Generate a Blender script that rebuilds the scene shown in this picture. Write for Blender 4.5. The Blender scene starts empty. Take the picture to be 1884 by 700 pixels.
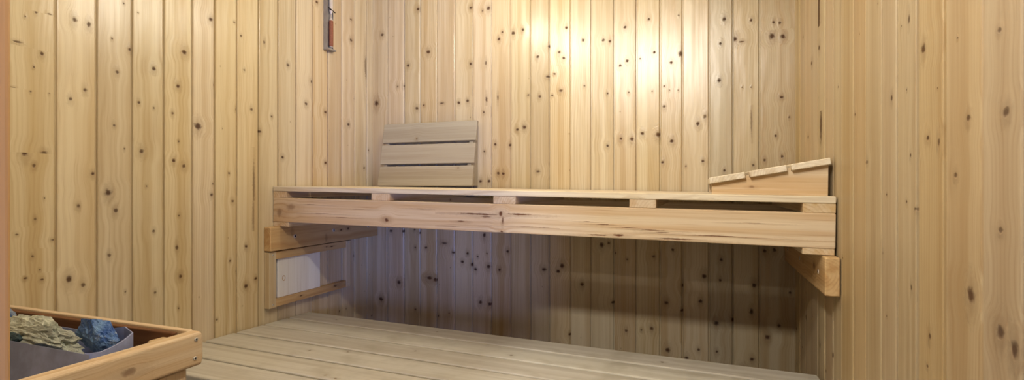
import bpy, bmesh, math, random
from mathutils import Vector, Matrix, noise

# ------------------------------------------------------------------ camera, light, exposure
scene = bpy.context.scene
COL = scene.collection
scene.view_settings.view_transform = 'Standard'
scene.view_settings.look = 'None'
scene.view_settings.gamma = 1.0
scene.view_settings.use_curve_mapping = False
scene.view_settings.exposure = 0.33

cam_data = bpy.data.cameras.new('camera')
cam_data.sensor_fit = 'HORIZONTAL'
cam_data.sensor_width = 36.0
cam_data.lens = 17.98
cam_data.shift_y = -7.0 / 1884.0
cam_data.clip_start = 0.01
cam = bpy.data.objects.new('camera', cam_data)
cam.location = (0, 0, 1.0)
cam.rotation_euler = (math.radians(90), 0, math.radians(20.295))
COL.objects.link(cam)
scene.camera = cam

world = bpy.data.worlds.new('world')
scene.world = world
world.use_nodes = True
bg = world.node_tree.nodes['Background']
bg.inputs[0].default_value = (0.62, 0.72, 1.0, 1)
bg.inputs[1].default_value = 0.04


def area(name, loc, target, size, size_y, power, colour):
    l = bpy.data.lights.new(name, 'AREA')
    l.shape = 'RECTANGLE'
    l.size, l.size_y = size, size_y
    l.energy = power
    l.color = colour
    o = bpy.data.objects.new(name, l)
    o.location = loc
    o.rotation_euler = (Vector(target) - Vector(loc)).to_track_quat('-Z', 'Y').to_euler()
    COL.objects.link(o)
    return o


def bulb(name, loc, radius, power, colour):
    l = bpy.data.lights.new(name, 'POINT')
    l.shadow_soft_size = radius
    l.energy = power
    l.color = colour
    o = bpy.data.objects.new(name, l)
    o.location = loc
    COL.objects.link(o)
    return o


# the sauna's ceiling lamp, a lamp above the door, the hall lamp and the daylight beyond the door
bulb('ceiling_lamp_light', (-0.64, 1.36, 1.74), 0.08, 7.6, (1.0, 0.93, 0.78))
bulb('added_sheen_light', (-0.74, 1.64, 1.74), 0.05, 2.0, (1.0, 0.93, 0.78))  # added second bulb to widen the sheen on the left wall
bulb('door_lamp_light', (-0.22, 0.32, 1.86), 0.03, 21.0, (1.0, 0.95, 0.86))
area('hall_lamp_light', (-0.36, -0.60, 2.08), (-0.5, 2.0, 0.7), 0.10, 0.10, 17.0, (1.0, 0.95, 0.87))
area('daylight_beyond_door', (1.15, -1.9, 0.70), (-1.0, 2.0, 0.6), 0.36, 0.9, 54.0, (0.32, 0.42, 1.0))

rng = random.Random(7)
ROOM_L, ROOM_R, ROOM_B, ROOM_F, CEIL = -1.428, 0.305, 2.0, 0.18, 2.1


# ------------------------------------------------------------------ materials
def lin(r, g, b):
    f = lambda c: ((c / 255 + 0.055) / 1.055) ** 2.4 if c > 10 else c / 255 / 12.92
    return (f(r), f(g), f(b), 1)


class NT:
    def __init__(self, name):
        self.m = bpy.data.materials.new(name)
        self.m.use_nodes = True
        self.t = self.m.node_tree
        self.bsdf = self.t.nodes['Principled BSDF']

    def n(self, kind, **kw):
        nd = self.t.nodes.new(kind)
        for k, v in kw.items():
            setattr(nd, k, v)
        return nd

    def set(self, sock, v):
        if hasattr(v, 'links') or isinstance(v, bpy.types.NodeSocket):
            self.t.links.new(v, sock)
        else:
            sock.default_value = v

    def math(self, op, a, b=0.0, c=0.0, clamp=False):
        nd = self.n('ShaderNodeMath', operation=op, use_clamp=clamp)
        for s, v in zip(nd.inputs, (a, b, c)):
            self.set(s, v)
        return nd.outputs[0]

    def vmath(self, op, a, b=(0, 0, 0)):
        nd = self.n('ShaderNodeVectorMath', operation=op)
        self.set(nd.inputs[0], a)
        self.set(nd.inputs[1], b)
        return nd.outputs['Value' if op in ('LENGTH', 'DOT_PRODUCT') else 'Vector']

    def attr(self, name):
        nd = self.n('ShaderNodeAttribute', attribute_name=name)
        s = self.n('ShaderNodeSeparateXYZ')
        self.t.links.new(nd.outputs['Vector'], s.inputs[0])
        return nd.outputs['Vector'], s.outputs[0], s.outputs[1], s.outputs[2]

    def comb(self, x, y, z):
        nd = self.n('ShaderNodeCombineXYZ')
        for s, v in zip(nd.inputs, (x, y, z)):
            self.set(s, v)
        return nd.outputs[0]

    def noise(self, vec, scale, detail=2.0, rough=0.5, dist=0.0):
        nd = self.n('ShaderNodeTexNoise')
        self.set(nd.inputs['Vector'], vec)
        nd.inputs['Scale'].default_value = scale
        nd.inputs['Detail'].default_value = detail
        nd.inputs['Roughness'].default_value = rough
        nd.inputs['Distortion'].default_value = dist
        return nd.outputs['Fac']

    def step(self, v, lo, hi, a=0.0, b=1.0):
        nd = self.n('ShaderNodeMapRange', interpolation_type='SMOOTHSTEP')
        self.set(nd.inputs['Value'], v)
        nd.inputs['From Min'].default_value = lo
        nd.inputs['From Max'].default_value = hi
        nd.inputs['To Min'].default_value = a
        nd.inputs['To Max'].default_value = b
        return nd.outputs['Result']

    def mix(self, fac, a, b, mode='MIX'):
        nd = self.n('ShaderNodeMix', data_type='RGBA', blend_type=mode)
        self.set(nd.inputs[0], fac)
        self.set(nd.inputs[6], a)
        self.set(nd.inputs[7], b)
        return nd.outputs[2]

    def bump(self, h, strength, dist):
        nd = self.n('ShaderNodeBump')
        nd.inputs['Strength'].default_value = strength
        nd.inputs['Distance'].default_value = dist
        self.set(nd.inputs['Height'], h)
        self.t.links.new(nd.outputs[0], self.bsdf.inputs['Normal'])


def wood(name, pale, mid, dark, knot=(88, 56, 28), rough=0.42, spec=0.5, tone=0.25, ring=1.0,
         streak=0.5, blotch=None, coat=0.0, slots=2, wobble=6.0):
    """Softwood. Solid grain in each board's own axes (bc = across, through, along);
    ka/kb are two knots (across, along, radii) carried by the face that holds them."""
    N = NT(name)
    bcv, s, t, z = N.attr('bc')
    tv, t1, t2, t3 = N.attr('tone')
    masks, halos, warps = [], [], []
    seed = N.math('MULTIPLY', t1, 37.0)
    fine = N.noise(N.comb(N.math('MULTIPLY', s, 130.0), N.math('MULTIPLY_ADD', t, 130.0, seed),
                          N.math('MULTIPLY', z, 130.0)), 1.0, 2.0)
    for a, b in [('k%d' % i, 'r%d' % i) for i in range(slots)]:
        _, ks, kz, kd = N.attr(a)
        _, rx, rz, ang = N.attr(b)
        dx = N.math('SUBTRACT', s, ks)
        dz = N.math('SUBTRACT', z, kz)
        ex = N.math('DIVIDE', dx, rx)
        ez = N.math('DIVIDE', dz, rz)
        d0 = N.vmath('LENGTH', N.comb(ex, ez, 0.0))
        d = N.math('MULTIPLY', d0, N.math('MULTIPLY_ADD', fine, 1.1, 0.45))
        masks.append(N.math('MULTIPLY', N.step(d, 1.25, 0.35), kd))
        dh = N.vmath('LENGTH', N.comb(ex, N.math('MULTIPLY', ez, 0.55), 0.0))
        halos.append(N.math('MULTIPLY', N.step(N.math('MULTIPLY', dh, N.math('MULTIPLY_ADD', fine, 0.9, 0.55)), 2.6, 0.5), kd))
        # the grain bends round the knot
        e = N.math('DIVIDE', 1.0, N.math('MULTIPLY_ADD', N.math('MULTIPLY', ex, ex), 0.10,
                   N.math('MULTIPLY_ADD', N.math('MULTIPLY', ez, ez), 0.06, 1.0)))
        e = N.math('MULTIPLY', e, N.step(N.math('ABSOLUTE', dz), 0.045, 0.012))
        e = N.math('MULTIPLY', e, ang)
        warps.append(N.math('MULTIPLY', N.math('MULTIPLY', dx, e), N.math('MULTIPLY', kd, -0.75)))
    km, kh, sw = masks[0], halos[0], N.math('ADD', s, warps[0])
    for q in range(1, slots):
        km = N.math('MAXIMUM', km, masks[q])
        kh = N.math('MAXIMUM', kh, halos[q])
        sw = N.math('ADD', sw, warps[q])
    slow = N.noise(N.comb(N.math('MULTIPLY', s, 9.0), seed, N.math('MULTIPLY', z, 1.3)), 1.0, 2.0)
    # growth rings round a pith that lies off the board
    px = N.math('MULTIPLY_ADD', t2, 0.14, -0.07)
    rr = N.vmath('LENGTH', N.comb(N.math('SUBTRACT', sw, px), N.math('ADD', t, N.math('MULTIPLY_ADD', t3, 0.05, 0.012)), 0.0))
    rr = N.math('ADD', rr, N.math('MULTIPLY', slow, 0.045))
    ph = N.math('MULTIPLY', rr, 820.0)
    rings = N.math('MULTIPLY_ADD', N.math('SINE', ph), 0.5, 0.5)
    rings = N.math('POWER', rings, 2.5)
    fib = N.noise(N.comb(N.math('MULTIPLY', sw, 420.0), N.math('MULTIPLY_ADD', t, 420.0, seed), N.math('MULTIPLY', z, 7.0)), 1.0, 3.0, 0.6)
    strk = N.noise(N.comb(N.math('MULTIPLY', sw, 38.0), N.math('MULTIPLY_ADD', t, 38.0, seed), N.math('MULTIPLY', z, 0.8)), 1.0, 2.0)
    base = N.mix(N.step(strk, 0.36, 0.68), lin(*pale), lin(*mid))
    g = N.math('MULTIPLY', N.math('MULTIPLY', rings, 0.55 * ring), N.step(slow, 0.3, 0.62))
    g = N.math('ADD', g, N.math('MULTIPLY', N.step(fib, 0.5, 0.78), streak), clamp=True)
    col = N.mix(N.math('MULTIPLY', g, 0.55), base, lin(*dark))
    col = N.mix(N.math('MULTIPLY', kh, 0.32), col, lin(*[0.55 * a + 0.45 * b for a, b in zip(dark, knot)]))
    col = N.mix(N.math('MULTIPLY', km, 0.94), col, lin(*knot))
    # each board has its own tone; a few carry painted shade
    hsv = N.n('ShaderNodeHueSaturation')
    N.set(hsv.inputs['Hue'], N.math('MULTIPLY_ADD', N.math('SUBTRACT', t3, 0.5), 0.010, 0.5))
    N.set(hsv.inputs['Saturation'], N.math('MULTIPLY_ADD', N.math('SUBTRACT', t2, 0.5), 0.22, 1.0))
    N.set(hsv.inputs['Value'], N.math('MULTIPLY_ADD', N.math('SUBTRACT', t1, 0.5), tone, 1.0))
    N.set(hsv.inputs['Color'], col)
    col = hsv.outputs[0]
    if blotch:
        bl = N.noise(bcv, 7.0, 3.0, 0.6)
        col = N.mix(N.step(bl, 0.48, 0.68, 0.0, 0.6), col, lin(*blotch))
    N.set(N.bsdf.inputs['Base Color'], col)
    N.set(N.bsdf.inputs['Roughness'], N.math('MULTIPLY_ADD', km, 0.4, N.math('MULTIPLY_ADD', fib, 0.16, rough - 0.08), clamp=True))
    N.bsdf.inputs['Specular IOR Level'].default_value = spec
    N.set(N.bsdf.inputs['Coat Weight'], N.math('MULTIPLY', N.math('SUBTRACT', 1.0, km, clamp=True), coat))
    N.bsdf.inputs['Coat Roughness'].default_value = 0.27
    wob = N.noise(N.comb(N.math('MULTIPLY', sw, 16.0), seed, N.math('MULTIPLY', z, 3.2)), 1.0, 2.0)
    h = N.math('MULTIPLY_ADD', wob, wobble, N.math('MULTIPLY_ADD', km, -2.0, N.math('MULTIPLY', fib, 0.35)))
    N.bump(N.math('MULTIPLY_ADD', kh, 1.6, h), 0.7, 0.0006)
    return N.m


def plain(name, col, rough=0.5, metal=0.0, spec=0.5, vary=0.12, scale=30.0, bump=0.0):
    N = NT(name)
    tc = N.n('ShaderNodeTexCoord')
    f = N.noise(tc.outputs['Object'], scale, 4.0, 0.6)
    c = lin(*col)
    lo = tuple(x * (1 - vary) for x in c[:3]) + (1,)
    hi = tuple(min(1, x * (1 + vary)) for x in c[:3]) + (1,)
    N.set(N.bsdf.inputs['Base Color'], N.mix(N.step(f, 0.35, 0.65), lo, hi))
    N.bsdf.inputs['Roughness'].default_value = rough
    N.bsdf.inputs['Metallic'].default_value = metal
    N.bsdf.inputs['Specular IOR Level'].default_value = spec
    if bump:
        N.bump(f, 0.6, bump)
    return N.m


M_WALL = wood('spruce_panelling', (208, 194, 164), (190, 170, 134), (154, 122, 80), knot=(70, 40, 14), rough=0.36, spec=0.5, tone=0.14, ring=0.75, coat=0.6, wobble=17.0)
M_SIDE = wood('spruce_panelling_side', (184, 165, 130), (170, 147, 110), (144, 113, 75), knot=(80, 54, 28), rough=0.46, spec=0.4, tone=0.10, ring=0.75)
M_BENCH = wood('planed_pine', (211, 193, 164), (198, 170, 132), (156, 114, 72), knot=(92, 52, 28), rough=0.55, spec=0.35, tone=0.08, streak=0.7)
M_BEAM = wood('knotty_pine_beam', (211, 193, 164), (198, 170, 132), (156, 114, 72), knot=(92, 52, 28), rough=0.55, spec=0.35, tone=0.08, streak=0.7, slots=12)
M_TOP = wood('worn_pale_pine', (224, 214, 194), (208, 192, 164), (164, 138, 104), rough=0.6, spec=0.3, tone=0.06, streak=0.6)
M_GREY = wood('greyed_aspen', (174, 166, 148), (162, 152, 132), (134, 121, 100), knot=(120, 98, 70), rough=0.6, spec=0.3, tone=0.10, ring=0.4, streak=0.6)
M_DECK = wood('weathered_decking', (198, 194, 182), (184, 178, 164), (152, 144, 128), knot=(112, 92, 64), rough=0.6, spec=0.35, tone=0.08, ring=0.5, streak=0.6, blotch=(164, 158, 142))
M_AMBER = wood('amber_pine', (200, 170, 124), (182, 146, 98), (142, 102, 60), knot=(70, 36, 24), rough=0.5, spec=0.4, tone=0.08)
M_WHITE = wood('bleached_birch', (236, 236, 232), (228, 226, 220), (188, 182, 170), knot=(120, 98, 66), rough=0.5, spec=0.4, tone=0.05, ring=0.4)
M_SCORCH = wood('scorched_board', (120, 84, 56), (88, 54, 32), (54, 28, 15), knot=(30, 15, 9), rough=0.7, spec=0.2, tone=0.2)
M_JAMB = wood('reddish_pine', (198, 160, 110), (184, 142, 92), (150, 108, 64), knot=(96, 54, 30), rough=0.5, spec=0.4)
M_STEEL = plain('grey_steel', (146, 156, 194), rough=0.45, metal=0.1, vary=0.2, scale=14)
M_ALU = plain('brushed_aluminium', (150, 148, 150), rough=0.45, metal=0.6, vary=0.1)
M_SCREW = plain('screw_zinc', (196, 192, 186), rough=0.35, metal=0.25, vary=0.05)
M_RECESS_SHADE_CLIP = plain('recess_shade_and_clip', (38, 30, 28), rough=0.8, vary=0.2)  # painted shade for screw recesses, also the dark of the timer clip
M_SAND = plain('red_sand', (136, 84, 62), rough=0.8, vary=0.1, scale=200)
M_PALE_SAND = plain('clear_tube', (196, 186, 176), rough=0.15, vary=0.05)
M_FLOOR = plain('grey_floor_tile', (120, 112, 104), rough=0.5, vary=0.1, scale=6)


def rock_mat(name, a, b, c, scale=26.0):
    N = NT(name)
    tc = N.n('ShaderNodeTexCoord')
    f = N.noise(tc.outputs['Object'], scale, 8.0, 0.68, 0.6)
    g = N.noise(tc.outputs['Object'], scale * 3.1, 6.0, 0.7)
    col = N.mix(N.step(f, 0.38, 0.62), lin(*a), lin(*b))
    col = N.mix(N.step(g, 0.56, 0.72), col, lin(*c))
    N.set(N.bsdf.inputs['Base Color'], col)
    N.bsdf.inputs['Roughness'].default_value = 0.55
    N.bump(g, 0.9, 0.004)
    return N.m


M_ROCK_PALE = rock_mat('pale_stone', (204, 208, 190), (168, 172, 160), (112, 112, 110))
M_ROCK_BLUE = rock_mat('blue_stone', (48, 88, 156), (112, 148, 190), (190, 208, 226), 20)
M_ROCK_DARK = rock_mat('dark_teal_stone', (30, 52, 60), (52, 78, 84), (100, 120, 118))
M_ROCK_SPECK = rock_mat('speckled_stone', (60, 82, 118), (168, 182, 196), (32, 42, 60), 40)


# ------------------------------------------------------------------ objects
def link(name, me, mat, parent=None):
    o = bpy.data.objects.new(name, me)
    if mat:
        me.materials.append(mat)
    COL.objects.link(o)
    if parent:
        o.parent = parent
    return o


def thing(name, label, cat, loc, group=None, rot=(0, 0, 0)):
    o = bpy.data.objects.new(name, None)
    o.empty_display_size = 0.05
    o.location = loc
    o.rotation_euler = rot
    o['label'] = label
    o['category'] = cat
    if group:
        o['group'] = group
    COL.objects.link(o)
    return o


def tag(o, label, cat, group=None):
    o['label'] = label
    o['category'] = cat
    if group:
        o['group'] = group
    return o


class Boards:
    """Collects wooden pieces as faces with their own grain axes and knots."""

    def __init__(self):
        self.v, self.f, self.bc, self.fa = [], [], [], []
        self.smooth = []

    def add(self, verts, bcs, faces, tone, kn=None, smooth=False):
        o = len(self.v)
        self.v += [tuple(p) for p in verts]
        self.bc += bcs
        for i, f in enumerate(faces):
            self.f.append(tuple(o + k for k in f))
            self.fa.append((tone, kn[i] if kn else None))
            self.smooth.append(smooth)

    def mesh(self, name, slots=2):
        me = bpy.data.meshes.new(name)
        me.from_pydata(self.v, [], self.f)
        a = me.attributes.new('bc', 'FLOAT_VECTOR', 'POINT')
        a.data.foreach_set('vector', [c for p in self.bc for c in p])
        buf = {k: [] for k in ['tone'] + ['k%d' % i for i in range(slots)] + ['r%d' % i for i in range(slots)]}
        far = (9.0, 9.0, 0.0, 0.01, 0.01, 0.0)
        for tone, kn in self.fa:
            kn = list(kn or [])[:slots]
            while len(kn) < slots:
                kn.append(far)
            buf['tone'] += tone
            for i, q in enumerate(kn):
                buf['k%d' % i] += q[:3]
                buf['r%d' % i] += q[3:6]
        for k, d in buf.items():
            a = me.attributes.new(k, 'FLOAT_VECTOR', 'FACE')
            a.data.foreach_set('vector', d)
        me.polygons.foreach_set('use_smooth', self.smooth)
        me.update()
        return me


def segs(lo, hi, knots, at=None):
    """Split a board's length so that every stretch holds at most two knots.
    knots: (across, along, rx, rz, strength)"""
    ks = sorted(knots, key=lambda k: k[1])
    groups = []
    if at:
        for k in ks:
            if not groups or sum(k[1] > c for c in at) != sum(groups[-1][-1][1] > c for c in at):
                groups.append([])
            groups[-1].append(k)
        ks = []
    for k in ks:
        if groups and len(groups[-1]) < 2 and k[1] - groups[-1][-1][1] < 0.05:
            groups[-1].append(k)
        else:
            groups.append([k])
    cuts, lists = [lo], []
    for i, g in enumerate(groups):
        end = hi if i == len(groups) - 1 else 0.5 * (g[-1][1] + groups[i + 1][0][1])
        cuts.append(max(end, cuts[-1] + 1e-4))
        lists.append([(k[0], k[1], k[4], k[2], k[3], 1.0 if k[3] < 2.5 * k[2] and k[2] < 2.5 * k[3] else 0.0) for k in g])
    if not groups:
        cuts.append(hi)
        lists.append([])
    return cuts, lists


def rand_tone(v=None):
    return [rng.random() if v is None else v, rng.random(), rng.random()]


def rand_knots(width, length, per_m, r=(0.003, 0.008), lo=0.0):
    n = int(length * per_m + rng.random())
    return [(rng.uniform(-.42, .42) * width, lo + rng.uniform(0.04, 0.96) * length,
             rng.uniform(*r) * 1.2, rng.uniform(*r), rng.uniform(0.6, 1.0)) for _ in range(n)]


def plank(B, L, W, T, bev=0.003, knots=(), tone=None, mat4=None, nseg=2, at=None):
    """Bevelled plank: along +x from 0 to L, across y centred on 0, thick z from -T to 0."""
    tone = tone or rand_tone()
    prof = []
    corners = [(W / 2 - bev, -bev, 0), (-W / 2 + bev, -bev, 90), (-W / 2 + bev, -T + bev, 180), (W / 2 - bev, -T + bev, 270)]
    for cy, cz, a0 in corners:
        for i in range(nseg + 1):
            a = math.radians(a0 + 90 * i / nseg)
            prof.append((cy + bev * math.cos(a), cz + bev * math.sin(a)))
    n = len(prof)
    cuts, lists = segs(bev, L - bev, list(knots), at)
    rows = [(0.0, 1)] + [(c, 0) for c in cuts] + [(L, 1)]
    verts, bcs = [], []
    for x, inset in rows:
        for (y, z), k in zip(prof, range(n)):
            if inset:
                yy = y - math.copysign(min(bev * 0.8, abs(y)), y)
                zz = z + (bev * 0.8 if z < -T / 2 else -bev * 0.8)
            else:
                yy, zz = y, z
            verts.append((x, yy, zz))
            bcs.append((yy, zz, x))
    faces, kn = [], []
    for r in range(len(rows) - 1):
        for k in range(n):
            a, b = r * n + k, r * n + (k + 1) % n
            faces.append((b, a, a + n, b + n)[::-1])
            kn.append(lists[min(max(r - 1, 0), len(lists) - 1)])
    faces.append(tuple(range(n))[::-1])
    kn.append(None)
    faces.append(tuple((len(rows) - 1) * n + k for k in range(n)))
    kn.append(None)
    if mat4 is not None:
        verts = [mat4 @ Vector(p) for p in verts]
    B.add(verts, bcs, faces, tone, kn)


AX = {'x': Matrix.Identity(4),
      'y': Matrix(((0, -1, 0, 0), (1, 0, 0, 0), (0, 0, 1, 0), (0, 0, 0, 1))),
      # upright: along +z, broad face towards -y
      'z': Matrix(((0, -1, 0, 0), (0, 0, -1, 0), (1, 0, 0, 0), (0, 0, 0, 1))),
      # along +x, broad face towards -y (plank on edge)
      'xe': Matrix(((1, 0, 0, 0), (0, 0, -1, 0), (0, 1, 0, 0), (0, 0, 0, 1))),
      # along +y, broad face towards +x (plank on edge)
      'ye': Matrix(((0, 0, 1, 0), (1, 0, 0, 0), (0, 1, 0, 0), (0, 0, 0, 1))),
      # upright: along +z, broad face towards +x
      'zx': Matrix(((0, 0, 1, 0), (0, -1, 0, 0), (1, 0, 0, 0), (0, 0, 0, 1)))}


def board(name, axis, loc, L, W, T, mat, parent=None, bev=0.003, knots=(), tone=None, nseg=2, at=None, slots=2):
    """One plank as its own object with its origin at loc (loc = start, centre of the width, top face)."""
    B = Boards()
    plank(B, L, W, T, bev, knots, tone, AX[axis], nseg, at)
    o = link(name, B.mesh(name, slots), mat, parent)
    o.location = loc
    return o


def fix_normals(o):
    bm = bmesh.new()
    bm.from_mesh(o.data)
    bmesh.ops.recalc_face_normals(bm, faces=bm.faces)
    bm.to_mesh(o.data)
    bm.free()
    return o


def lathe(profile, n=20, axis='z'):
    bm = bmesh.new()
    rings = []
    for r, h in profile:
        ring = [bm.verts.new((r * math.cos(2 * math.pi * i / n), r * math.sin(2 * math.pi * i / n), h)) for i in range(n)]
        rings.append(ring)
    for a, b in zip(rings, rings[1:]):
        for i in range(n):
            bm.faces.new((a[i], a[(i + 1) % n], b[(i + 1) % n], b[i]))
    bm.faces.new(rings[0][::-1])
    bm.faces.new(rings[-1])
    bmesh.ops.recalc_face_normals(bm, faces=bm.faces)
    for f in bm.faces:
        f.smooth = True
    return bm


def obj_bm(name, bm, mat, parent=None, loc=(0, 0, 0), rot=(0, 0, 0)):
    me = bpy.data.meshes.new(name)
    bm.to_mesh(me)
    bm.free()
    o = link(name, me, mat, parent)
    o.location = loc
    o.rotation_euler = rot
    return o


def screw(parent, loc, normal, r=0.0042, mat=None):
    """Countersunk screw: shallow head with a drive recess; faces along normal."""
    bm = lathe([(r, -0.002), (r, 0.0006), (r * 0.8, 0.0012), (r * 0.42, 0.0012), (r * 0.3, -0.0004)], 14)
    q = Vector((0, 0, 1)).rotation_difference(Vector(normal)).to_euler()
    o = obj_bm('screw', bm, mat or M_SCREW, parent, loc, q)
    obj_bm('recess_shade_disc', lathe([(r * 0.40, 0.0002), (r * 0.46, 0.0014), (r * 0.3, 0.0010)], 6), M_RECESS_SHADE_CLIP, o)  # dark disc that paints the shade inside the drive recess
    return o


# ------------------------------------------------------------------ walls of boards
def wall_boards(name, origin, ax, nrm, edges, z0, z1, knots, mat, dens=4.0, tones=None, T=0.016):
    """Vertical tongue-and-groove panelling. origin + ax*s is the wall line, nrm points into the room."""
    B = Boards()
    ax, nrm, origin = Vector(ax), Vector(nrm), Vector(origin)
    for i, (a, b) in enumerate(zip(edges, edges[1:])):
        w = b - a
        c = 0.5 * (a + b)
        off = rng.uniform(-0.0006, 0.0006)
        tilt = rng.uniform(-0.024, 0.024)
        cup = rng.uniform(-0.0014, 0.0012)
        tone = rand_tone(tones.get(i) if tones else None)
        mine = [(k[0] - c, k[1], max(k[2] * KS, 1.4) / 1000, max(k[3] * KS, 1.4) / 1000, (0.65 if k[3] > 4 * k[2] and k[2] < 14 else 1.0) * min(1.0, 0.66 + 0.05 * min(k[2], k[3]) + rng.uniform(-.12, .12))) for k in knots if a < k[0] <= b]
        # knots beyond the part the photograph shows
        zs = sorted([k[1] for k in mine] or [0.9])
        hi, lo = max(zs[-1] + 0.15, VIS[name][1]), min(zs[0] - 0.15, VIS[name][0])
        for k in rand_knots(w, z1 - z0, dens, (0.002, 0.007), z0):
            if k[1] > hi + 0.02 or k[1] < lo - 0.02 or not mine:
                mine.append(k)
        for k in rand_knots(w, z1 - z0, 2.0, (0.001, 0.0018), z0):
            if all(abs(k[1] - q[1]) > 0.06 for q in mine):
                mine.append(k[:4] + (0.7,))
        cuts, lists = segs(z0, z1, mine)
        g = 0.0050          # tongue seen in the joint
        cols = [(-w / 2, -T), (-w / 2, -0.0018), (-w / 2 + 0.0007, -0.0006), (-w / 2 + 0.0022, 0.0)]
        m = 8
        for j in range(1, m):
            cols.append((-w / 2 + 0.0022 + (w - 0.0022 - 0.0078) * j / m, 0.0))
        cols += [(w / 2 - 0.0078, 0.0), (w / 2 - 0.0064, -0.0008), (w / 2 - g, -0.0030), (w / 2 - g, -0.0062), (w / 2, -0.0064)]
        prof = []
        for s, d in cols:
            q = s / (w / 2)
            face = 1.0 if d > -0.0035 else 0.0
            prof.append((s, d + face * (off + tilt * s + cup * (q * q - 0.4))))
        n = len(prof)
        verts, bcs, faces, kn = [], [], [], []
        for z in cuts:
            for s, d in prof:
                p = origin + ax * (c + s) + nrm * d
                verts.append((p.x, p.y, z))
                bcs.append((s, d, z))
        flip = ax.cross(Vector((0, 0, 1))).dot(nrm) < 0
        for r in range(len(cuts) - 1):
            for k in range(n - 1):
                f = (r * n + k, r * n + k + 1, (r + 1) * n + k + 1, (r + 1) * n + k)
                faces.append(f[::-1] if flip else f)
                kn.append(lists[r])
        B.add(verts, bcs, faces, tone, kn, smooth=False)
    # smooth only across the broad face
    o = link(name, B.mesh(name), mat)
    o['kind'] = 'structure'
    return o


VIS = {'wall_back': (0.38, 1.9), 'wall_left': (0.5, 1.6), 'wall_right': (0.55, 1.52), 'ceiling': (9, 9), 'wall_front': (9, 9)}


KS = 0.95


def fill(lo, hi, given, step=0.087):
    e = sorted(given)
    while e[0] - step > lo + 0.03:
        e.insert(0, e[0] - step)
    e.insert(0, lo)
    while e[-1] + step < hi - 0.03:
        e.append(e[-1] + step)
    e.append(hi)
    return e


KL = [(0.72,1.399,3.1,3.7),(0.745,1.402,5.3,2.5),(0.7,1.383,2,2.4),(0.797,1.405,5.8,6.6),(0.828,1.403,6,6.8),(0.686,1.322,8.7,2.7),(0.731,1.306,4.2,5),(0.716,1.272,2,2.5),(0.678,1.219,5.7,1.8),(0.71,1.215,2,2.5),(0.745,1.218,2.1,2.5),(0.788,1.211,4.5,5.2),(0.819,1.238,4.8,5.4),(0.886,1.158,3.9,4.2),(0.894,1.298,5.3,5.7),(0.881,1.382,2.6,2.8),(0.927,1.365,5.5,5.8),(0.91,1.483,2.7,2.9),(0.949,1.227,4.3,4.4),(0.989,1.327,6,6),(0.989,1.218,3,3),(1.042,1.21,4.8,4.7),(1.058,1.291,6.6,6.3),(1.078,1.395,8.5,8),(1.165,1.518,7.5,6.8),(1.25,1.535,4.1,3.5),(1.121,1.181,12.5,11.5),(1.277,1.499,4.3,3.6),(1.29,1.388,4.3,3.6),(1.261,1.253,6.3,5.3),(1.319,1.261,6.7,5.5),(1.351,1.189,6.9,5.6),(0.699,1.076,7.9,9.8),(0.735,1.076,7.3,5.3),(0.956,1.095,7.2,7.4),(1.045,1.074,6.5,6.3),(0.912,1.099,2.7,2.9),(1.06,1.13,3.3,3.2),(1.181,1.318,3.8,3.4),(0.716,1.047,4.1,5),(0.837,1.031,4.9,5.4),(0.736,0.972,2.1,2.5),(0.805,0.952,4.7,5.3),(0.872,0.983,9,9.8),(0.89,0.936,6.6,7.1),(0.718,0.925,3.1,3.7),(0.685,0.892,3.9,2.4),(0.753,0.874,5.4,2.2),(0.713,0.84,3,3.7),(0.875,0.822,5.2,5.6),(0.989,0.875,4.5,4.5),(0.993,0.703,4.6,4.5),(0.969,1,2.9,3),(1.076,1.059,6.7,6.4),(1.061,0.914,3.3,3.2),(1.055,0.822,4.9,9.5),(1.066,0.736,6.7,6.4),(1.06,0.644,3.3,3.2),(0.785,0.775,7.9,9.2),(0.815,0.756,5.9,6.7),(0.7,0.792,4,2.9),(0.731,0.784,4.2,3),(0.727,0.807,2.1,2.5),(0.914,0.72,2.7,2.9),(1.167,0.973,5.7,5.1),(1.173,1.007,3.8,3.4),(1.244,0.951,6.2,5.3),(1.23,1.042,4.1,3.5),(1.297,0.798,6.5,5.5),(1.297,0.665,8.7,7.3),(1.337,0.684,6.8,5.6),(1.234,0.758,4.1,3.5),(1.186,0.58,3.9,3.4),(1.263,0.72,4.2,3.6),(1.328,1.006,5,89.5),(1.326,0.895,4.5,73.9),(1.632,1.73,9.2,6.5),(1.605,1.41,9,6.4),(1.573,1.318,8.7,6.3),(1.683,1.3,9.6,6.6),(1.683,1.095,9.6,6.6),(1.844,1.636,10.6,7.1),(1.844,1.726,7.1,4.7),(1.948,1.55,11.1,51.8),(1.87,1.385,7.2,4.8),(1.826,1.267,10.6,7),(1.936,1.083,7.4,4.9),(1.952,1.514,9.3,30.9),(1.87,0.694,10.8,7.2),(1.372,1.502,4.7,7.6),(1.405,1.247,4.9,3.9),(1.482,1.447,7.9,6),(1.456,1.105,7.7,5.9)]
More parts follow.
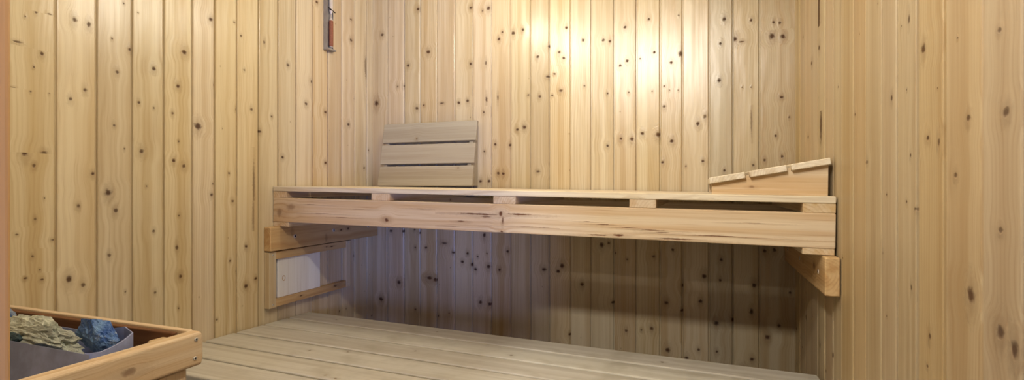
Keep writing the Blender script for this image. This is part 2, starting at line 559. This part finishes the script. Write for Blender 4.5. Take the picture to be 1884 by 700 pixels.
KB = [(-1.188,1.793,8.3,7.3),(-0.929,1.768,7.7,7),(-0.873,1.748,5,4.6),(-0.845,1.756,10,9.2),(-1.136,1.596,10.9,9.6),(-1.239,1.544,8.5,7.3),(-1.293,1.454,5.7,4.9),(-1.256,1.454,8.5,7.4),(-1.158,1.361,5.5,4.8),(-1.194,1.35,8.4,7.3),(-1.068,1.365,10.7,3.8),(-0.944,1.368,7.7,7),(-0.986,1.363,7.8,7.1),(-0.929,1.526,7.7,7),(-0.858,1.524,5,9.2),(-0.783,1.648,4.9,4.6),(-0.798,1.62,7.4,6.9),(-0.735,1.639,9.6,9.1),(-0.692,1.648,7.1,6.7),(-0.577,1.569,6.9,6.6),(-0.628,1.53,7,6.7),(-0.536,1.541,6.8,6.6),(-0.518,1.516,6.7,6.6),(-0.507,1.637,6.7,6.5),(-0.439,1.58,6.6,6.5),(-0.584,1.446,9.2,5.3),(-0.557,1.455,6.8,4),(-0.619,1.367,7,6.7),(-0.53,1.385,9,6.1),(-0.566,1.368,4.6,4.4),(-0.434,1.398,4.4,4.3),(-0.668,1.376,4.7,4.5),(-0.685,1.243,9.5,9),(-0.716,1.235,7.2,6.8),(-0.749,1.172,7.3,6.8),(-0.815,1.177,7.4,6.9),(-0.868,1.315,5,4.6),(-0.855,1.369,5,13.9),(-0.803,1.373,3.7,13.7),(-0.865,1.148,5,4.6),(-0.883,1.021,7.6,7),(-0.843,1.021,7.5,6.9),(-0.779,1.052,7.3,6.8),(-0.801,1.055,7.4,6.9),(-0.626,1.06,9.3,5.3),(-0.275,1.614,6.2,6.3),(-0.186,1.635,6,6.2),(-0.078,1.637,3.8,4),(-0.359,1.572,6.4,6.4),(-0.333,1.565,6.3,6.3),(-0.166,1.507,6,6.2),(-0.267,1.483,6.2,6.3),(-0.218,1.487,4,4.1),(-0.294,1.467,6.2,6.3),(-0.072,1.493,7.7,12.9),(-0.105,1.463,5.8,6.1),(-0.13,1.376,3.9,4.1),(-0.174,1.36,3,3.1),(-0.261,1.361,4.1,4.2),(-0.342,1.362,4.2,4.2),(-0.111,1.36,2.9,3.1),(-0.08,1.358,2.9,3),(-0.13,1.3,5.9,6.1),(-0.152,1.195,9.9,10.2),(-0.21,1.201,8.1,8.3),(-0.25,1.181,8.2,8.3),(-0.29,1.183,6.2,6.3),(-0.342,1.157,6.3,6.4),(-0.011,1.23,7.5,8),(0.013,1.255,5.6,8.9),(-0.103,1.169,7.8,8.1),(-0.136,1.09,5.9,6.1),(0.006,1.092,5.6,6),(-0.053,1.074,3.8,4),(0.079,1.605,7.3,7.9),(0.113,1.529,9,9.8),(0.135,1.517,10.7,3.5),(0.066,1.518,5.5,5.9),(0.167,1.591,5.3,5.8),(0.238,1.576,5.1,5.7),(0.258,1.571,5.1,5.7),(0.233,1.527,10.3,11.4),(0.268,1.523,8.4,9.5),(0.061,1.384,7.3,7.9),(0.138,1.354,2.7,2.9),(0.167,1.352,2.6,2.9),(0.263,1.311,6.8,5.3),(0.168,1.228,3.5,54.1),(0.245,1.177,5.1,5.7),(0.287,1.24,3.4,3.8),(0.265,1.104,5.1,5.7),(0.21,1.092,5.2,5.7),(0.079,1.057,5.4,5.9),(0.174,1.075,5.3,5.8),(-1.377,1.698,8.8,7.5),(-1.407,1.384,11.9,15.1),(-1.33,0.796,8.7,7.5),(-1.264,0.796,8.5,7.4),(-1.177,0.791,6.9,6.1),(-1.205,0.805,5.6,4.9),(-1.202,0.725,5.6,4.9),(-1.147,0.727,6.9,6),(-1.057,0.75,16,5.7),(-1.012,0.711,10.5,5.7),(-0.944,0.71,7.7,7),(-0.865,0.792,7.5,11.8),(-0.853,0.714,5,4.6),(-0.896,0.698,5.1,4.6),(-0.968,0.673,7.8,7.1),(-0.921,0.664,10.2,9.3),(-0.845,0.659,10,9.2),(-0.906,0.644,7.6,7),(-0.796,0.648,7.4,6.9),(-0.759,0.727,7.3,6.8),(-1.13,0.593,16.4,8.7),(-1.1,0.587,10.8,9.6),(-1.287,0.563,11.5,9.9),(-1.383,0.479,11.8,10),(-0.883,0.504,10.1,9.3),(-0.84,0.5,10,9.2),(-1.202,0.447,5.6,4.9),(-1.087,0.428,5.4,4.8),(-1.033,0.444,5.3,4.7),(-0.6,0.661,11.5,7.8),(-0.541,0.656,9,8.8),(-0.525,0.679,11.2,10.9),(-0.443,0.61,8.8,8.6),(-0.365,0.77,10.6,10.6),(-0.338,0.778,6.3,6.4),(-0.312,0.741,4.2,4.2),(-0.099,0.762,5.8,6.1),(-0.168,0.735,6,6.2),(-0.267,0.718,4.1,4.2),(0.068,0.734,5.5,5.9),(0.21,0.772,6.9,7.7),(0.241,0.777,6.8,7.6),(0.011,0.67,9.3,9.9),(0.065,0.659,5.5,5.9),(0.177,0.647,8.7,9.6),(-0.062,0.631,7.6,8.1),(-0.321,0.548,8.4,5.9),(-0.122,0.562,9.8,7.1),(-0.002,0.577,7.5,8),(-0.066,0.538,5.7,6.1),(0.168,0.554,7,11.6),(0.052,0.502,9.2,9.9),(0.108,0.519,9,9.8),(0.256,0.512,6.8,7.6),(0.219,0.468,8.6,9.6),(0.29,0.63,5,5.7),(-0.271,0.443,6.2,6.3),(-0.214,0.451,4,4.1),(-0.176,0.461,8,8.2),(-0.117,0.385,9.8,10.2),(-0.051,0.362,7.6,8),(-0.009,0.399,5.6,6),(0.054,0.398,5.5,5.9),(0.17,0.384,7,7.7),(0.142,0.346,12.4,8.2),(-0.494,0.406,6.7,6.5),(-0.541,0.358,6.8,6.6)]
KR = [(1.857,1.476,7.8,5.2),(1.616,1.382,11.2,7.5),(1.712,1.362,9.6,6.4),(1.769,1.15,7.4,5),(1.728,1.109,7.2,4.8),(1.62,1.50,19,170),(1.59,1.165,15,50),(0.967,1.262,5.1,7.5),(1.002,1.261,2.7,1.8),(0.914,1.201,8.4,7.3),(0.805,1.188,2.1,1.4),(0.707,1.17,4.4,3),(0.978,1.153,2.6,1.7),(1.045,1.151,5.6,5.6),(1.266,1.152,5.2,3.4),(0.935,1.117,2.5,3.3),(0.777,1.083,5,5),(0.694,1.079,7,5.6),(0.897,1.069,5.9,3.9),(0.859,1.06,4.5,6),(1.179,1.047,6.4,4.3),(0.96,1.048,3.8,3.8),(0.81,1.014,5.2,4.2),(0.863,1.135,2.2,1.5),(1.407,1.236,3.9,2.6),(1.117,1.337,3,2),(1.377,1.047,3.8,3.8),(0.978,0.975,3.9,2.6),(0.939,0.965,3.7,2.5),(1.072,0.985,2.9,1.9),(1.095,0.88,5.9,3.9),(0.956,0.843,3.8,5),(0.771,0.868,8.9,10.6),(0.705,0.952,5.3,3.5),(0.705,0.842,8,8.5),(0.678,0.83,7.6,10.1),(0.89,0.786,4.6,5),(1.072,0.771,2.9,1.9),(1.363,0.836,3.7,2.5),(0.899,0.74,3.5,2.4),(1.803,0.594,7.6,10.1),(1.461,0.581,6,8.1),(1.538,0.517,6.4,6),(1.603,0.566,6.7,8.9)]
EB = fill(-1.436, 0.313, [-1.345, -1.256, -1.173, -1.089, -1.002, -0.916, -0.829, -0.743, -0.655, -0.575, -0.487, -0.404, -0.315, -0.23, -0.142, -0.062, 0.03, 0.11, 0.196])
ER = fill(-0.12, 2.03, [0.666, 0.748, 0.846, 0.937, 1.024, 1.101, 1.193, 1.282, 1.377, 1.460, 1.55, 1.64, 1.73, 1.82, 1.91])
EL = fill(0.0, 2.03, [0.672, 0.761, 0.848, 0.934, 1.02, 1.106, 1.181, 1.263, 1.35, 1.437, 1.524, 1.611, 1.698, 1.785, 1.872])
shade_tones = {17: -1.1, 18: -0.9, 19: -1.3}  # right-end boards darkened in colour to stand in for a shadow
wall_boards('wall_back', (0, 2.0, 0), (1, 0, 0), (0, -1, 0), EB, 0, CEIL, KB, M_WALL, tones=shade_tones)
wall_boards('wall_left', (ROOM_L, 0, 0), (0, 1, 0), (1, 0, 0), EL, 0, CEIL, KL, M_WALL)
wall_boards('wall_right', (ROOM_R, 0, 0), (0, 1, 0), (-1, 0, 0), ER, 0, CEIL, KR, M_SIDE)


def slab(name, lo, hi, mat):
    bm = bmesh.new()
    bmesh.ops.create_cube(bm, size=1)
    lo, hi = Vector(lo), Vector(hi)
    for v in bm.verts:
        v.co = Vector((lo[i] + (v.co[i] + 0.5) * (hi[i] - lo[i]) for i in range(3)))
    o = obj_bm(name, bm, mat)
    o['kind'] = 'structure'
    return o


def wood_slab(name, axis, loc, L, W, T, mat):
    o = board(name, axis, loc, L, W, T, mat, knots=rand_knots(W, L, 4))
    o['kind'] = 'structure'
    return o


slab('floor', (-1.6, -0.3, -0.05), (0.5, 2.15, 0.0), M_FLOOR)
# ceiling boards run across the room
B = Boards()
y = 0.0
while y < 2.0:
    plank(B, 1.78, 0.0866, 0.018, 0.0025, rand_knots(0.087, 1.78, 4), None, Matrix.Translation((-1.45, y + 0.0435, CEIL + 0.018)) @ AX['x'])
    y += 0.087
ceil = link('ceiling', B.mesh('ceiling'), M_WALL)
ceil['kind'] = 'structure'
# front wall beside and over the doorway
B = Boards()
x = ROOM_L
while x < -0.52:
    plank(B, CEIL, 0.0866, 0.10, 0.003, rand_knots(0.087, CEIL, 4), None, Matrix.Translation((x + 0.0435, 0.08, 0)) @ AX['z'])
    x += 0.087
while x < ROOM_R - 0.03:
    plank(B, CEIL - 1.98, 0.0866, 0.10, 0.003, rand_knots(0.087, 0.1, 4), None, Matrix.Translation((x + 0.0435, 0.08, 1.98)) @ AX['z'])
    x += 0.087
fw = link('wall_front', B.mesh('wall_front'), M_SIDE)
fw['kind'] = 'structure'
# door jamb lining at the left edge of the doorway
B = Boards()
plank(B, 1.98, 0.15, 0.05, 0.004, [(0.05, 1.2, .006, .009, 1), (0.055, .86, .005, .007, 1), (0.03, 1.6, .004, .006, 1)], [.5, .5, .5], Matrix.Translation((-0.4255, 0.127, 0)) @ AX['zx'], 3)
j = link('trim_1', B.mesh('trim_1'), M_JAMB)
j['kind'] = 'structure'

# ------------------------------------------------------------------ lower bench (platform)
TILT = 0.0142            # the carpentry leans a little to the right


def zt(x):
    return -TILT * (x - ROOM_L)


low = thing('lower_bench', 'wide greyed slatted lower bench along the floor under the upper bench', 'bench', (ROOM_L + 0.004, 0.0, 0.5265), rot=(0, TILT, 0))
LB = 1.72
for i in range(6):
    yc = 1.585 - 0.113 * i - 0.0535
    zz = -(yc - 1.156) * 0.030
    o = board('slat', 'x', (0, yc, zz), LB, 0.1040, 0.030, M_DECK, low, bev=0.0045, nseg=3,
              knots=rand_knots(0.1, LB, 1.5, (0.003, 0.006)))
    o.rotation_euler = (-0.03, 0, 0)
for nm, x0 in (('bearer', 0.02), ('bearer', 0.82), ('bearer', 1.62)):
    o = board(nm, 'y', (x0 + 0.03, 0.93, -0.030), 0.645, 0.06, 0.045, M_DECK, low)
    o.rotation_euler = (-0.03, 0, 0)
    for yy in (0.97, 1.53):
        hl = 0.5265 - 0.075 - (x0 + .03) * TILT - (yy - 1.156) * .03
        board('leg', 'z', (x0 + 0.03, yy - 0.0225, -0.075 - (yy - 1.156) * .03 - hl + 0.002), hl - 0.003, 0.045, 0.045, M_DECK, low)
board('apron', 'xe', (0.03, 0.945, -0.070), LB - 0.06, 0.07, 0.020, M_DECK, low)

# ------------------------------------------------------------------ upper bench
up = thing('upper_bench', 'pale pine upper bench with thick front beam spanning wall to wall', 'bench', (ROOM_L + 0.003, 0.0, 1.0), rot=(0, TILT, 0))
UB = 1.727
UW = 0.110
for i in range(5):
    yc = 1.408 + 0.055 + i * 0.1165
    o = board('seat_slat', 'x', (0, yc, 0), UB, UW, 0.017, M_TOP, up, bev=0.002, knots=rand_knots(UW, UB, 1.2, (.003, .006)))
x_b = [0.0, 0.413, 0.844, 1.243, 1.657]
w_b = [0.060, 0.070, 0.071, 0.070, 0.070]
for x, w in zip(x_b, w_b):
    board('cross_batten', 'y', (x + w / 2, 1.410, -0.017), 0.575, w, 0.0235, M_BENCH, up, bev=0.0015)
# front beam with its knots and cracks, back beam plain
kf = []


def fk(x, v, rx, rz, s=1.0):     # x from the left end, v = height above the beam's centre
    kf.append((v, x, rz * (1.6 if rz < 0.002 else 1.1), rx, min(1.0, s * 1.25)))


fk(0.473, -0.020, .0075, .0065, .8)
fk(0.869, 0.013, .007, .008)
fk(0.80, 0.010, .06, .0016, .85)
fk(0.925, 0.0135, .035, .0016, .8)
fk(0.876, -0.006, .0018, .012, .9)
fk(0.822, 0.003, .018, .0018, .6)
fk(0.873, -0.039, .005, .003, .8)
fk(1.215, -0.034, .016, .003, .9)
fk(1.16, -0.036, .03, .0014, .7)
fk(1.13, 0.000, .012, .0008, .6)
fk(1.17, -0.006, .02, .0009, .6)
fk(1.235, -0.012, .02, .0008, .6)
fk(1.30, -0.016, .03, .0008, .7)
fk(1.36, -0.037, .045, .0016, .7)
fk(1.33, -0.021, .02, .0008, .6)
fk(1.47, -0.024, .06, .0007, .8)
fk(0.08, 0.01, .02, .01, .35)
fk(0.03, -0.01, .012, .014, .4)
fk(0.30, -0.018, .03, .0009, .5)
fk(0.17, 0.022, .03, .0008, .4)
fk(0.60, 0.02, .02, .0008, .5)
fk(1.55, 0.012, .03, .0008, .35)
fk(0.70, -0.03, .04, .0008, .45)
fk(0.22, -0.008, .05, .0007, .5)
fk(0.36, 0.012, .035, .0007, .45)
fk(0.74, -0.014, .012, .0016, .6)
fk(0.97, -0.022, .05, .0008, .5)
board('front_beam', 'xe', (0, 1.409, -0.0405 - 0.0425), UB, 0.085, 0.038, M_BEAM, up, bev=0.0022, knots=kf, tone=[.5, .5, .5], at=[0.65, 1.06], slots=12)
board('back_beam', 'xe', (0, 1.958, -0.0405 - 0.0425), UB, 0.085, 0.036, M_BENCH, up, bev=0.0022, knots=rand_knots(.08, UB, 2))
for x in (0.0, UB - 0.070):
    board('end_batten', 'y', (x + 0.035, 1.411, -0.1255), 0.58, 0.068, 0.0163, M_BENCH, up, bev=0.0015)
# wall bearers that carry the bench
bl = thing('bench_bearer', 'amber pine bearer under the bench on the left wall above vent frame', 'bracket', (ROOM_L, 1.370, 0.8575))
board('beam', 'ye', (0.0305, 0, -0.0425 + 0.000), 0.626, 0.085, 0.030, M_AMBER, bl, bev=0.003, tone=[.6, .5, .5],
      knots=[(0.004, .37, .004, .005, 1), (0.006, .415, .006, .006, .9), (-0.02, .28, .02, .008, .3), (0.02, .1, .02, .01, .25)])
for y, z in ((0.114, -0.041), (0.325, -0.036), (0.553, -0.036)):
    screw(bl, (0.0305, y, z), (1, 0, 0), 0.0075)
br = thing('bench_bearer', 'amber pine bearer holding the bench end on the right wall', 'bracket', (ROOM_R, 1.378, 0.8328))
o = board('beam', 'ye', (-0.0015, 0, -0.0455), 0.618, 0.091, 0.031, M_AMBER, br, bev=0.003, tone=[.7, .5, .5], knots=rand_knots(.09, .6, 3))
for y in (0.075, 0.33, 0.55):
    screw(br, (-0.0325, y, -0.045), (-1, 0, 0), 0.006)


# ------------------------------------------------------------------ headrests
def headrest(label, loc, rot):
    """Wedge headrest: local x = up the slope, y = length of the slats, z = height over the base."""
    L, W, a = 0.275, 0.455, math.radians(10.6)
    t = thing('headrest', label, 'headrest', loc, 'slatted wedge headrests on the upper bench', rot)
    h0, T, gap = 0.026, 0.0165, 0.0105
    sw = (L / math.cos(a) - 2 * gap) / 3
    for y0 in (0.016, W - 0.016 - 0.017):
        B = Boards()
        # side: wedge with teeth that fill the gaps between the slats
        top = lambda x: h0 + x * math.tan(a)
        pts = [(0.004, 0.0), (L - 0.004, 0.0), (L - 0.004, top(L - 0.004))]
        for k in (2, 1):
            x1 = (k * sw + (k - 1) * gap) * math.cos(a) + gap * math.cos(a)
            x0 = x1 - gap * math.cos(a)
            e = 0.0075
            pts += [(x1 - .0006, top(x1)), (x1 - .0006 - e * math.sin(a), top(x1) + e), (x0 + .0006 - e * math.sin(a), top(x0) + e), (x0 + .0006, top(x0))]
        pts += [(0.004, top(0.004))]
        n = len(pts)
        vs = [(x, y0, z) for x, z in pts] + [(x, y0 + 0.017, z) for x, z in pts]
        bc = [(z, y, x) for x, y, z in vs]
        fs = [tuple(range(n)), tuple(range(n, 2 * n))[::-1]] + [(i, i + n, (i + 1) % n + n, (i + 1) % n) for i in range(n)]
        B.add(vs, bc, fs, rand_tone(.6), [[(0.02, 0.10, .5, .004, .006, 0)]] * len(fs))
        fix_normals(link('side_board', B.mesh('side_board'), M_GREY if rot[2] else M_BENCH, t))
    for k in range(3):
        s0 = k * (sw + gap)
        B = Boards()
        plank(B, W, sw, T, 0.0022, rand_knots(sw, W, 1, (.003, .005)), None, None)
        o = link('slat', B.mesh('slat'), M_GREY if rot[2] else M_TOP, t)
        c = s0 + sw / 2
        o.matrix_local = Matrix.Translation((c * math.cos(a) - T * math.sin(a), 0, h0 + c * math.sin(a) + T * math.cos(a) + .0003)) @ Matrix.Rotation(-a, 4, 'Y') @ AX['y']
    return t


# lies with its low edge to the left, slat ends towards the door
headrest('wedge headrest lying flat at right end of bench, slat ends forward', (0.022, 1.436, 1.0004 + zt(0.03)), (0, TILT, 0))
# stands on its tall end, base against the back wall, slats forward
h2 = headrest('greyed slatted headrest standing upright against the back wall at left', (0, 0, 0), (0, 0, 1))
R = Matrix(((0, 1, 0, 0), (0, 0, -1, 0), (-1, 0, 0, 0), (0, 0, 0, 1)))
h2.matrix_world = Matrix.Translation((-1.331, 1.992, 0.9995 + 0.2755 + zt(-1.33))) @ R

# ------------------------------------------------------------------ sliding vent under the bench
vt = thing('vent_frame', 'small pine framed sliding vent on the left wall below bearer', 'vent', (ROOM_L + 0.001, 1.372, 0.572))
VT = 0.021
board('frame_stile', 'zx', (VT, 0.016, 0), 0.197, 0.032, VT, M_WALL, vt, bev=0.0015, tone=[.55, .5, .5])
board('frame_stile', 'zx', (VT, 0.427, 0), 0.197, 0.029, VT, M_WALL, vt, bev=0.0015, tone=[.6, .5, .5])
board('frame_rail', 'ye', (VT - .001, 0.0325, 0.183), 0.3795, 0.028, VT - .003, M_AMBER, vt, bev=0.0015, tone=[.4, .5, .5], knots=[(0, .29, .003, .008, 1), (.002, .26, .003, .005, .8)])
board('frame_rail', 'ye', (VT - .001, 0.0325, 0.015), 0.3795, 0.028, VT - .003, M_AMBER, vt, bev=0.0015, tone=[.7, .5, .5], knots=[(.002, .12, .003, .007, .8), (.004, .31, .005, .012, .8)])
vp = board('sliding_panel', 'zx', (VT * 0.55, 0.157, 0.0295), 0.139, 0.216, 0.008, M_WHITE, vt, bev=0.001, tone=[.5, .5, .5])
vp['label'] = 'whitish sliding panel'
# finger hole ring
bm = bmesh.new()
n = 24
ra, rb_, hh = 0.0072, 0.0054, 0.0012
rs = []
for r, h in ((ra, 0), (ra, hh), (rb_, hh), (rb_, -0.0005)):
    rs.append([bm.verts.new((h, r * math.cos(2 * math.pi * i / n), r * 1.35 * math.sin(2 * math.pi * i / n))) for i in range(n)])
for a_, b_ in zip(rs, rs[1:]):
    for i in range(n):
        bm.faces.new((a_[i], a_[(i + 1) % n], b_[(i + 1) % n], b_[i]))
bmesh.ops.recalc_face_normals(bm, faces=bm.faces)
obj_bm('finger_pull', bm, M_AMBER, vp, (0.0, -0.081, 0.066))
for y, z in ((0.017, 0.186), (0.017, 0.012), (0.427, 0.186), (0.427, 0.012)):
    screw(vt, (VT, y, z), (1, 0, 0), 0.003)

# ------------------------------------------------------------------ sand timer
st = thing('sand_timer', 'grey metal sand timer with red sand on left wall near the corner', 'timer', (ROOM_L + 0.0005, 1.694, 1.555))
bm = bmesh.new()
# channel: back with two folded edges
W2, DP, HT, TK = 0.024, 0.019, 0.30, 0.0015
sec = [(0, -W2), (DP, -W2), (DP, -W2 + TK), (TK, -W2 + TK), (TK, W2 - TK), (DP * .45, W2 - TK), (DP * .45, W2), (0, W2)]
a_ = [bm.verts.new((x, y, 0)) for x, y in sec]
b_ = [bm.verts.new((x, y, HT)) for x, y in sec]
n = len(sec)
for i in range(n):
    bm.faces.new((a_[i], a_[(i + 1) % n], b_[(i + 1) % n], b_[i]))
for q in ((0, 1, 2, 3), (0, 3, 4, 7), (4, 5, 6, 7)):
    bm.faces.new([a_[i] for i in q])
    bm.faces.new([b_[i] for i in q])
bmesh.ops.recalc_face_normals(bm, faces=bm.faces)
obj_bm('back_plate', bm, M_ALU, st)
for z in (0.0, HT):
    bm = bmesh.new()
    bmesh.ops.create_cube(bm, size=1)
    for v in bm.verts:
        v.co = Vector(((v.co.x + .5) * 0.024, v.co.y * 0.050, v.co.z * 0.007))
    bmesh.ops.bevel(bm, geom=list(bm.edges), offset=0.0012, segments=2, affect='EDGES')
    o = obj_bm('end_cap', bm, M_ALU, st, (0, 0, z))
bm = lathe([(.002, .010), (.0075, .013), (.0082, .020), (.0082, .112), (.0075, .122), (.002, .134), (.0016, .140), (.002, .146), (.0075, .158), (.0082, .168), (.0082, .272), (.0075, .280), (.002, .284)], 20)
obj_bm('glass_tube', bm, M_PALE_SAND, st, (0.0125, 0.006, 0))
bm = lathe([(.003, .011), (.008, .0145), (.0088, .020), (.0088, .116), (.0078, .120), (.004, .121)], 20)
o = obj_bm('red_sand', bm, M_SAND, st, (0.0125, 0.006, 0))
o['label'] = 'red sand in the lower bulb'
bm = lathe([(.0022, -.021), (.0024, -.019), (.0024, .019), (.0022, .021)], 10)
obj_bm('clip', bm, M_RECESS_SHADE_CLIP, st, (0.0185, 0.003, 0.162), (math.radians(76), 0, 0))

# ------------------------------------------------------------------ heater guard
GX, GY, GZ = -0.818, 0.655, 0.746
gd = thing('heater_guard', 'pine guard rail box around the heater in the left corner', 'guard rail', (GX, GY, 0))
sr = board('side_rail', 'ye', (0, -0.472, GZ - 0.029), 0.472, 0.058, 0.027, M_BENCH, gd, bev=0.006, nseg=4, tone=[.75, .4, .6],
           knots=[(-0.002, .345, .007, .012, .6), (-0.024, .335, .006, .016, .7), (.02, .1, .006, .006, 1)])
for y, z in ((-0.016, GZ - 0.011), (-0.018, GZ - 0.043)):
    screw(gd, (0.0002, y, z), (1, 0, 0), 0.0035)
fr = board('back_rail', 'xe', (-0.609, -0.012, GZ - 0.029), 0.582, 0.058, 0.012, M_BENCH, gd, bev=0.002, nseg=3, tone=[.7, .5, .5])
ib = board('inner_board', 'xe', (-0.608, -0.0245, GZ - 0.034), 0.560, 0.062, 0.0115, M_SCORCH, gd, bev=0.002, tone=[.4, .5, .5], knots=rand_knots(.06, .56, 5))
ib['label'] = 'dark scorched inner board'
ib2 = board('inner_board', 'xe', (-0.608, -0.0245, GZ - 0.102), 0.560, 0.064, 0.0115, M_SCORCH, gd, bev=0.002, tone=[.3, .5, .5], knots=rand_knots(.06, .56, 5))
ib2['label'] = 'dark scorched inner board'
board('corner_block', 'z', (-0.048, -0.054, GZ - 0.16), 0.150, 0.038, 0.028, M_AMBER, gd, bev=0.002)
board('post', 'zx', (-0.010, -0.050, 0), GZ - 0.0585, 0.050, 0.035, M_BENCH, gd, bev=0.003, tone=[.5, .2, .5])
board('post', 'zx', (-0.010, -0.445, 0), GZ - 0.0585, 0.050, 0.035, M_BENCH, gd, bev=0.003)
board('lower_rail', 'ye', (0.0, -0.470, 0.42), 0.468, 0.058, 0.0098, M_BENCH, gd, bev=0.002)

# ------------------------------------------------------------------ heater
HX0, HX1 = -1.405, -0.885
ht = thing('sauna_heater', 'grey steel sauna heater with an open stone tray behind the guard', 'heater', (-1.14, 0.57, 0))
# casing: outline of the rim as a thin walled tray, rounded at its right end
outl = [(HX0, 0.600), (HX0, 0.530), (-0.905, 0.5255)]
for i in range(1, 9):
    a = math.radians(-80 + 118 * i / 8)
    outl.append((-0.938 + 0.042 * math.cos(a), 0.566 + 0.042 * math.sin(a)))
outl += [(-0.955, 0.612), (-1.05, 0.614), (HX0 + .02, 0.614)]
bm = bmesh.new()


def rim(x, y):
    return 0.733 + (0.018 * max(0, min(1, (y - 0.54) / 0.05)) if x > -1.0 else 0.0)


n = len(outl)
cx, cy = -1.14, 0.572
rows = []
for dz, grow, inn in ((None, 1.0, 0), (0.0, 0, 0), (0.0, 0, 0.003), (-0.12, 0, 0.003)):
    ring = []
    for x, y in outl:
        d = Vector((x - cx, y - cy, 0)).normalized()
        if dz is None:
            p = Vector((x, y - 0.10 if y < 0.56 else y, 0.10))
        else:
            p = Vector((x, y, rim(x, y) + dz)) - d * inn
        ring.append(bm.verts.new(p - Vector((-1.14, 0.57, 0))))
    rows.append(ring)
for a_, b_ in zip(rows, rows[1:]):
    for i in range(n):
        bm.faces.new((a_[i], a_[(i + 1) % n], b_[(i + 1) % n], b_[i]))
bm.faces.new(rows[0])
bm.faces.new(rows[-1])
bmesh.ops.recalc_face_normals(bm, faces=bm.faces)
obj_bm('casing', bm, M_STEEL, ht)
for x in (-1.34, -0.96):
    for y in (0.45, 0.59):
        bm = lathe([(.014, 0.0), (.014, .006), (.009, .012), (.009, .103)], 14)
        obj_bm('leg', bm, M_STEEL, ht, (x + 1.14, y - 0.57, 0))


def stone(label, loc, dims, mat, seed, rot=(0, 0, 0), rough=0.30, group=None, sub=5):
    bm = bmesh.new()
    bmesh.ops.create_icosphere(bm, subdivisions=sub, radius=1.0)
    off = Vector((seed * 7.3, seed * 3.1, seed * 1.7))
    rs = random.Random(seed)
    cuts = [(Vector((rs.uniform(-1, 1), rs.uniform(-1, 1), rs.uniform(-1, 1))).normalized(), rs.uniform(0.55, 0.85)) for _ in range(12)]
    for v in bm.verts:
        p = v.co.copy()
        for nn, dd in cuts:                      # flat broken faces
            e = p.dot(nn) - dd
            if e > 0:
                p -= nn * e * 0.88
        k = noise.fractal(p * 2.2 + off, 0.8, 2.1, 5) * rough * 0.5 + noise.fractal(p * 6.0 + off, 0.7, 2.0, 4) * rough * 0.22
        r = noise.ridged_multi_fractal(p * 2.6 + off, 0.9, 2.0, 4, 0.9, 2.0)
        p *= 1.0 + k + (r - 1.0) * rough * 0.18
        v.co = Vector((p.x * dims[0], p.y * dims[1], p.z * dims[2]))
    for f in bm.faces:
        f.smooth = False
    o = obj_bm('sauna_stone', bm, mat, None, loc, rot)
    return tag(o, label, 'stone', group)


G = 'sauna stones on the heater'
stone('large pale craggy stone filling the middle of the heater tray', (-1.120, 0.563, 0.730), (0.128, 0.026, 0.037), M_ROCK_PALE, 3, (0.1, 0.04, 0.03), 0.46, G)
stone('deep blue stone at the right end of the heater tray', (-0.999, 0.592, 0.737), (0.050, 0.018, 0.036), M_ROCK_BLUE, 11, (0.0, 0.15, 0.1), 0.25, G)
stone('small blue and white speckled stone behind the pale stone', (-1.279, 0.599, 0.740), (0.022, 0.013, 0.022), M_ROCK_SPECK, 5, (0, 0, 0), 0.25, G, 4)
stone('low dark teal stone tucked under the pale stone at left', (-1.150, 0.546, 0.728), (0.045, 0.012, 0.016), M_ROCK_DARK, 8, (0, 0.05, 0), 0.25, G, 4)
